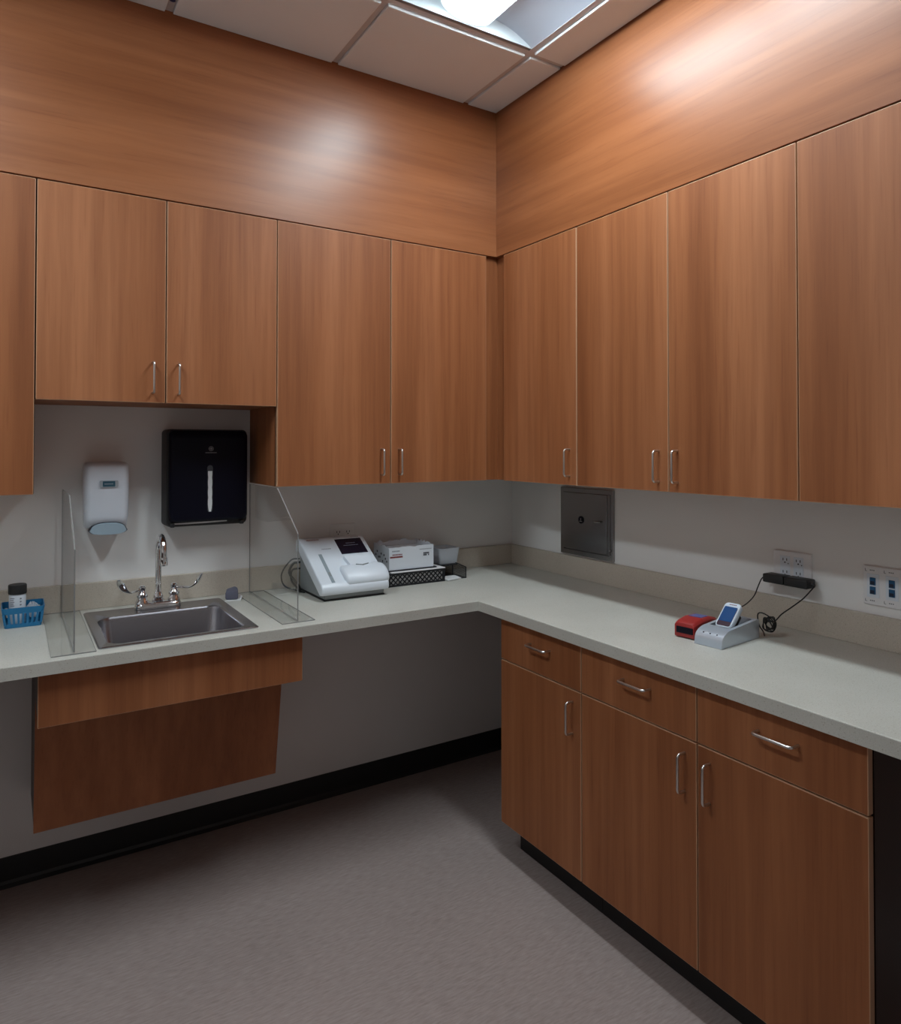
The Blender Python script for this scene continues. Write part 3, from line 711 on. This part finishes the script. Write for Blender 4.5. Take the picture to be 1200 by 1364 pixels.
part('strip_table', plate_on([(-1.1175, 0.215), (-1.1095, 0.215), (-1.1095, 0.236), (-1.1175, 0.236)], 0.0008, 0.0022), M['grey_base'], t)
# printer cover: half-round hump running across the front right corner
bm = bm_new(); loops = []
for x, g in ((-1.066, 0.55), (-1.062, 0.85), (-1.055, 1.0), (-0.905, 1.0), (-0.890, 0.97), (-0.8805, 0.82), (-0.878, 0.6)):
    l = []
    for k in range(13):
        a = math.pi*k/12; l.append(onface(x, 0.238-0.052*g*math.cos(a), 0.026*g*math.sin(a)-0.002))
    l += [onface(x, 0.238+0.052*g, -0.02), onface(x, 0.238-0.052*g, -0.02)]
    loops.append(l)
loft(bm, loops); pc = part('printer_cover', bm, M['white_plastic'], t, 50)
part('cover_tongue', plate_on([(-1.028, sd(-0.240)), (-0.915, sd(-0.240)), (-0.928, 0.205), (-0.975, 0.214), (-1.018, 0.205)], 0.0, 0.0145), M['white_plastic'], t)
part('paper_gap', plate_on([(-1.000, 0.203), (-0.975, 0.2085), (-0.945, 0.203), (-0.973, 0.2155)], 0.010, 0.0220), M['grey_base'], pc)
bm = bm_new()
for k in range(9): loft(bm, [[onface(x, s, h) for x, s in ((-1.095+k*0.0045, 0.070), (-1.092+k*0.0045, 0.070), (-1.092+k*0.0045, 0.075), (-1.095+k*0.0045, 0.075))] for h in (0.0, 0.0007)])
for k in range(8): loft(bm, [[onface(x, s, h) for x, s in ((-0.945+k*0.0045, 0.004), (-0.942+k*0.0045, 0.004), (-0.942+k*0.0045, 0.007), (-0.945+k*0.0045, 0.007))] for h in (0.0, 0.0007)])
part('lettering', bm, M['grey_print'], t)
bm = bm_new()
for k in range(12): loft(bm, [[onface(x, s, h) for x, s in ((-1.140+k*0.0045, 0.008), (-1.137+k*0.0045, 0.008), (-1.137+k*0.0045, 0.012), (-1.140+k*0.0045, 0.012))] for h in (0.0, 0.0007)])
part('red_lettering', bm, M['red_print'], t)
def cord(parent, pts, r, label, n=7, sub=7):
    bm = bm_new(); tube(bm, smooth_path(pts, sub), r, n); return part('cord', bm, M['rubber'], parent, 60, label=label)
cord(t, [(-1.150, -0.0775, 1.045), (-1.185, -0.072, 1.040), (-1.225, -0.078, 0.990), (-1.220, -0.095, 0.945), (-1.185, -0.125, 0.928), (-1.160, -0.165, 0.9230)], 0.0030, 'thin grey cable looping out behind')
cord(t, [(-1.145, -0.0760, 1.030), (-1.172, -0.066, 1.025), (-1.190, -0.068, 0.990), (-1.168, -0.075, 0.955), (-1.162, -0.10, 0.940), (-1.166, -0.13, 0.9245)], 0.0050, 'thick black cable')
cord(t, [(-1.145, -0.0760, 1.005), (-1.176, -0.064, 0.998), (-1.182, -0.070, 0.960), (-1.172, -0.11, 0.935), (-1.170, -0.15, 0.9245)], 0.0040, 'black cable')

# ------------------------------------------------------------------ trays, box, tub near the corner
tx0, tx1, ty0, ty1, tz = -0.822, -0.5535, -0.243, -0.060, 0.976
t = thing('lattice_tray', 'black lattice tray full of white paper under the white carton', 'tray', ((tx0+tx1)/2, (ty0+ty1)/2, H))
part('tray_floor', bbox(tx0, tx1, ty0, ty1, H+0.0005, H+0.003), M['mesh_black'], t)
def lattice(a0, a1, z0_, z1_, fn, sp=0.0215, wv=0.0050):
    bm = bm_new(); a = Vector
    W, Hh = a1-a0, z1_-z0_
    def clip(c, s):
        # line z = s*(x-c) clipped to 0..W, 0..Hh
        p = []
        for u in (0, W):
            v_ = s*(u-c)
            if -1e-9 <= v_ <= Hh+1e-9: p.append((u, v_))
        for v_ in (0, Hh):
            u = c+v_/s
            if 1e-9 < u < W-1e-9: p.append((u, v_))
        return p[:2] if len(p) >= 2 else None
    k = -Hh
    while k < W+Hh:
        for s, c in ((1, k), (-1, k+Hh)):
            q = clip(c, s)
            if q and (abs(q[0][0]-q[1][0]) > 0.003): bar(bm, fn(a0+q[0][0], z0_+q[0][1]), fn(a0+q[1][0], z0_+q[1][1]), wv, 0.0016, Vector(fn(0, 0))-Vector(fn(0, 0))+NRM[fn])
        k += sp
    return bm
f_front = lambda u, z: (u, ty0, z); f_left = lambda u, z: (tx0, u, z); f_right = lambda u, z: (tx1, u, z); f_back = lambda u, z: (u, ty1, z)
NRM = {f_front: Vector((0,1,0)), f_back: Vector((0,1,0)), f_left: Vector((1,0,0)), f_right: Vector((1,0,0))}
for fn, a0, a1, nm in ((f_front, tx0, tx1, 'lattice_side'), (f_left, ty0, ty1, 'lattice_side'), (f_right, ty0, ty1, 'lattice_side'), (f_back, tx0, tx1, 'lattice_side')):
    o = part(nm, lattice(a0, a1, H+0.006, tz-0.006, fn), M['mesh_black'], t); o['kind'] = 'stuff'
bm = bm_new()
for z0_, z1_ in ((H+0.0005, H+0.008), (tz-0.008, tz)):
    box(bm, tx0-0.002, tx1+0.002, ty0-0.002, ty0+0.002, z0_, z1_); box(bm, tx0-0.002, tx1+0.002, ty1-0.002, ty1+0.002, z0_, z1_)
    box(bm, tx0-0.002, tx0+0.002, ty0+0.002, ty1-0.002, z0_, z1_); box(bm, tx1-0.002, tx1+0.002, ty0+0.002, ty1-0.002, z0_, z1_)
for x in (tx0, tx1):
    for y in (ty0, ty1): box(bm, x-0.003, x+0.003, y-0.003, y+0.003, H+0.0005, tz)
part('rim', bm, M['mesh_black'], t)
t = thing('paper_stack', 'stack of white paper inside the black lattice tray', 'paper', (-0.69, -0.15, H+0.0035))
for k in range(4): part('paper_bundle', bbox(tx0+0.006+0.002*k, tx1-0.005-0.001*(k % 2), ty0+0.005, ty1-0.006, H+0.0035+k*0.0135, H+0.0165+k*0.0135), M['paper'], t)
part('top_sheet', bbox(tx0+0.010, tx1+0.004, ty0-0.004, ty1-0.01, tz+0.0006, tz+0.0040), M['plate'], t)
# carton
bx0, bx1, by0, by1, bz0, bz1 = -0.812, -0.5965, -0.225, -0.075, tz+0.0095, 1.080
single('tray_cover', bbox(tx0+0.004, tx1-0.03, ty0+0.012, ty1-0.004, tz+0.0044, tz+0.0090, 0.001), M['mesh_black'], 'thin black board between paper stack and white carton', 'board', (-0.70, -0.15, tz+0.0044))
t = thing('carton', 'open white printed carton with torn top on the black tray', 'box', ((bx0+bx1)/2, (by0+by1)/2, bz0))
rr = random.Random(5)
def torn(u0, u1, fn, base_top, amp, n=14):
    pts = [(u0, bz0), (u1, bz0)]
    for k in range(n+1): pts.append((u1+(u0-u1)*k/n, base_top+amp*(rr.random()-0.5)))
    return pts
for nm, u0, u1, ax, c0, c1, amp, up in (('front_wall', bx0, bx1, XZ, by0, by0+0.002, 0.005, 0.0), ('back_wall', bx0, bx1, XZ, by1, by1-0.002, 0.016, 0.010),
                                    ('side_wall', by0+0.002, by1-0.002, YZ, bx0, bx0+0.002, 0.010, 0.002), ('side_wall', by0+0.002, by1-0.002, YZ, bx1, bx1-0.002, 0.012, 0.006)):
    bm = bm_new(); prism(bm, torn(u0, u1, None, bz1+up, amp), c0, c1, ax); pw = part(nm, bm, M['card'], t)
    if nm == 'front_wall':
        y = by0-0.0003
        bm = bm_new(); box(bm, bx0+0.004, bx0+0.064, y, y+0.0006, bz0+0.0505, bz0+0.0575); part('red_bar', bm, M['red_print'], pw)
        bm = bm_new()
        for k in range(10): box(bm, bx0+0.015+k*0.0048, bx0+0.0185+k*0.0048, y, y+0.0006, bz0+0.061, bz0+0.0665)
        part('red_lettering', bm, M['red_print'], pw)
        bm = bm_new()
        for k in range(8): box(bm, bx0+0.014+k*0.0046, bx0+0.0175+k*0.0046, y, y+0.0006, bz0+0.076, bz0+0.0815)
        for k in range(15): box(bm, bx0+0.146+k*0.004, bx0+0.149+k*0.004, y, y+0.0006, bz0+0.077, bz0+0.0805)
        part('dark_lettering', bm, M['grey_print'], pw)
        bm = bm_new()
        for i, j in ((0,0),(0,1),(1,0),(2,0),(2,1),(3,1),(1,1),(4,0),(4,1)): box(bm, bx0+0.165+i*0.0058, bx0+0.170+i*0.0058, y, y+0.0006, bz0+0.050+j*0.0078, bz0+0.0568+j*0.0078)
        part('symbol_block', bm, M['dark_print'], pw)
    elif nm == 'side_wall' and c0 == bx0:
        bm = bm_new()
        for k in range(9): 
            yy = by0+0.018+0.013*k; zz = bz0+0.028+0.045*rr.random(); box(bm, bx0-0.0004, bx0+0.0002, yy, yy+0.009, zz, zz+0.008)
        part('side_lettering', bm, M['dark_print'], pw)
part('carton_floor', bbox(bx0+0.002, bx1-0.002, by0+0.002, by1-0.002, bz0, bz0+0.002), M['card'], t)
bm = bm_new()
loft(bm, [[(x, y, z+dz) for x, y, z in ((bx0+0.004, by0+0.004, bz1-0.034), (bx1-0.004, by0+0.004, bz1-0.030), (bx1-0.004, by1-0.004, bz1-0.012), (bx0+0.004, by1-0.004, bz1-0.014))] for dz in (0, 0.0015)]); part('tucked_flap', bm, M['card'], t)

# letter tray at right with tub and paper
lx0, lx1, ly0, ly1, lz1 = -0.545, -0.432, -0.232, -0.040, 0.974
t = thing('letter_tray', 'black open-front mesh letter tray beside the lattice tray', 'tray', ((lx0+lx1)/2, (ly0+ly1)/2, H))
part('tray_floor', bbox(lx0, lx1, ly0, ly1, H+0.0005, H+0.002), M['mesh_black'], t)
part('top_shelf', bbox(lx0, lx1-0.002, -0.165, ly1, lz1-0.004, lz1), M['mesh_black'], t)
bm = bm_new()
y = ly0
prof = [(ly0, H+0.0005), (ly0, lz1-0.006), (-0.165, lz1+0.001), (ly1, lz1+0.001)]
tube(bm, [(lx1, p[0], p[1]) for p in prof], 0.0022, 6)
k = ly0
while k < ly1:
    box(bm, lx1-0.0006, lx1+0.0006, k, k+0.0013, H+0.001, lz1-0.003); k += 0.0056
z = H+0.004
while z < lz1-0.004:
    box(bm, lx1-0.0005, lx1+0.0005, ly0, ly1, z, z+0.0012); z += 0.0056
o = part('mesh_side', bm, M['mesh_black'], t); o['kind'] = 'stuff'
part('back_panel', bbox(lx0, lx1, ly1-0.002, ly1, H+0.002, lz1-0.0045), M['mesh_black'], t)
part('front_post', bbox(lx0, lx0+0.004, -0.165, -0.161, H+0.002, lz1-0.0045), M['mesh_black'], t); part('front_post', bbox(lx1-0.030, lx1-0.026, -0.165, -0.161, H+0.002, lz1-0.0045), M['mesh_black'], t)
single('paper_sheet', (lambda b: (loft(b, [[(x, y, z) for x, y in ((-0.543, -0.262), (-0.462, -0.240), (-0.452, -0.170), (-0.543, -0.170))] for z in (H+0.0024, H+0.0060)]), b)[1])(bm_new()), M['paper'], 'white paper slips sticking out of the open letter tray', 'paper', (-0.50, -0.21, H+0.0024))
tcx, tcy = -0.468, -0.098
t = thing('plastic_tub', 'translucent plastic tub standing behind the white carton', 'tub', (tcx, tcy, lz1))
def tl(w_, d, z): return [(x, y, z) for x, y in rrect(tcx, tcy, w_, d, 0.010, 4)]
bm = bm_new(); z = lz1+0.0003
loft(bm, [tl(0.094, 0.094, z), tl(0.110, 0.108, z+0.066), tl(0.116, 0.114, z+0.0665), tl(0.116, 0.114, z+0.070), tl(0.108, 0.106, z+0.070), tl(0.091, 0.091, z+0.002)]); part('tub_body', bm, M['milky'], t, 40)

# ------------------------------------------------------------------ scanner dock group
RZ = math.radians(6.0)
# local frame: +x away from the user (towards wall), -y to the right
t = thing('scanner_dock', 'silver charging dock with three dots on the right counter', 'dock', (-0.419, -1.509, H), RZ)
nose = [(0.0, 0.001), (0.003, 0.018)]
for k in range(1, 9):
    a = math.pi/2*k/8; nose.append((0.003+0.060*(1-math.cos(a)), 0.018+0.031*math.sin(a)))
side = nose+[(0.195, 0.0575), (0.206, 0.0575), (0.210, 0.054), (0.210, 0.001)]
mid = nose+[(0.066, 0.0488), (0.070, 0.020), (0.190, 0.020), (0.196, 0.0560), (0.206, 0.0572), (0.210, 0.054), (0.210, 0.001)]
for ya_, yb_, pf, nm in ((-0.0445, -0.0330, side, 'side_shell'), (0.0330, 0.0445, side, 'side_shell'), (-0.0330, 0.0330, mid, 'centre_shell')):
    bm = bm_new(); loft(bm, [[(x, y, z) for x, z in pf] for y in (ya_, yb_)])
    part(nm, bm, M['silver'], t, 30, local=True)
part('well_floor', bbox(0.0705, 0.1895, -0.0328, 0.0328, 0.0201, 0.024), M['grey_base'], t, local=True)
part('rubber_foot', bbox(0.006, 0.204, -0.042, 0.042, 0.0002, 0.0010), M['rubber'], t, local=True)
for y in (0.022, 0.0, -0.022):
    bm = bm_new(); a = 0.62; X, Z = 0.003+0.060*(1-math.cos(a)), 0.018+0.031*math.sin(a)
    nrm = Vector((-0.031*math.cos(a), 0, 0.060*math.sin(a))).normalized(); tg = Vector((nrm.z, 0, -nrm.x))
    loft(bm, [[tuple(Vector((X, y, Z))+tg*0.0023*math.cos(2*math.pi*q/10)+Vector((0, 0.0023*math.sin(2*math.pi*q/10), 0))+nrm*h) for q in range(10)] for h in (-0.002, 0.0006)])
    part('indicator_light', bm, M['screen_dark'], t, local=True)
# handheld leaning in the dock
ax_ = Vector((math.sin(math.radians(47)), 0, math.cos(math.radians(47))))
Lc = Vector((0.0745, -0.003, 0.0500)); hn = Vector((-ax_.z, 0, ax_.x)); wv = Vector((0, 1, 0))
def hp(u, v, h): return tuple(Lc+ax_*v+wv*u+hn*h)
t2 = thing('handheld_scanner', 'white handheld with blue screen leaning in the silver dock', 'handheld', (-0.419, -1.509, H), RZ)
bm = bm_new(); loft(bm, [[hp(u, v, h) for u, v in rrect(0, 0.042, 0.054-i, 0.092-i, 0.012, 5)] for h, i in ((-0.018, 0.004), (-0.015, 0), (-0.003, 0), (0.0, 0.004))])
hb_ = part('shell', bm, M['handheld'], t2, 35, local=True)
bm = bm_new(); loft(bm, [[hp(u, v, h) for u, v in rrect(0, 0.036, 0.043, 0.070, 0.006, 4)] for h in (-0.001, 0.0007)]); part('bezel', bm, M['maroon'], t2, local=True)
bm = bm_new(); loft(bm, [[hp(u, v, h) for u, v in rrect(0, 0.044, 0.041, 0.054, 0.002, 3)] for h in (0.0006, 0.0013)]); part('screen', bm, M['screen_blue'], t2, local=True, label='blue lit display')
bm = bm_new()
for k in range(6): loft(bm, [[hp(u, v, h) for u, v in ((0.010-k*0.004, 0.078), (0.0075-k*0.004, 0.078), (0.0075-k*0.004, 0.081), (0.010-k*0.004, 0.081))] for h in (-0.0002, 0.0006)])
part('lettering', bm, M['red_print'], t2, local=True)
bm = bm_new(); loft(bm, [[hp(u, v, h) for u, v in rrect(0, 0.040, 0.044, 0.050, 0.006, 4)] for h in (-0.034, -0.0175)]); part('rear_battery', bm, M['black_side'], t2, local=True)

# red scanner lying beside the dock
t = thing('red_scanner', 'red and black scanner lying left of the silver dock', 'scanner', (-0.402, -1.4125, H), math.radians(9))
def rp(x, w_, zt, zb=0.0006, cut=0.008): return [(x, -w_, zb), (x, w_, zb), (x, w_, zt-cut), (x, w_-cut, zt), (x, -w_+cut, zt), (x, -w_, zt-cut)]
bm = bm_new(); loft(bm, [rp(-0.004, 0.033, 0.046, 0.004), rp(0.010, 0.0355, 0.051), rp(0.050, 0.036, 0.057), rp(0.100, 0.033, 0.056), rp(0.150, 0.026, 0.044, 0.004)]); bev(bm, 0.002, 2)
rs_ = part('housing', bm, M['red'], t, 35, local=True)
part('scan_window', bbox(-0.0062, 0.004, -0.0300, 0.0265, 0.0150, 0.0350, 0.002), M['black'], t, local=True, label='black scan window')
bm = bm_new(); loft(bm, [[(0.055, -0.024, 0.0568+h), (0.096, -0.022, 0.0560+h), (0.096, 0.016, 0.0560+h), (0.055, 0.020, 0.0568+h)] for h in (0, 0.0015)]); part('label_patch', bm, M['violet'], t, local=True)

# cords from the adapters
cord(adA, [(-0.036, -1.4325, 1.074), (-0.040, -1.427, 1.066), (-0.052, -1.424, 1.045), (-0.085, -1.432, 1.018), (-0.140, -1.448, 1.005), (-0.195, -1.462, 1.000), (-0.245, -1.474, 1.006), (-0.275, -1.484, 1.015)], 0.0019, 'thin black cord to the handheld')
dx = 0.014
coil = [(-0.036, -1.608, 1.073), (-0.050, -1.604, 1.060), (-0.072, -1.592, 1.035), (-0.105, -1.578, 1.012), (-0.140, -1.564, 0.990), (-0.160, -1.554, 0.970)]
for k in range(30):
    a = k*1.15; coil.append((-0.175+0.011*math.cos(a*0.61), -1.545+0.016*math.cos(a)+0.004*math.sin(3.1*k), 0.960+0.020*math.sin(a)+0.004*math.cos(1.7*k)))
coil += [(-0.176, -1.522, 0.990), (-0.184, -1.512, 0.984), (-0.190, -1.520, 0.955), (-0.190, -1.534, 0.938), (-0.188, -1.538, 0.9235)]
cord(adB, coil, 0.0020, 'black cord bundled in a coil', sub=6)
# lettering and socket holes are too small to pick apart
for o in bpy.data.objects:
    n_ = o.name.split('.')[0]
    if o.type == 'MESH' and o.parent and ('lettering' in n_ or n_ in ('sockets', 'jack_sockets', 'label_print', 'symbol_block', 'emblem')): o['kind'] = 'stuff'
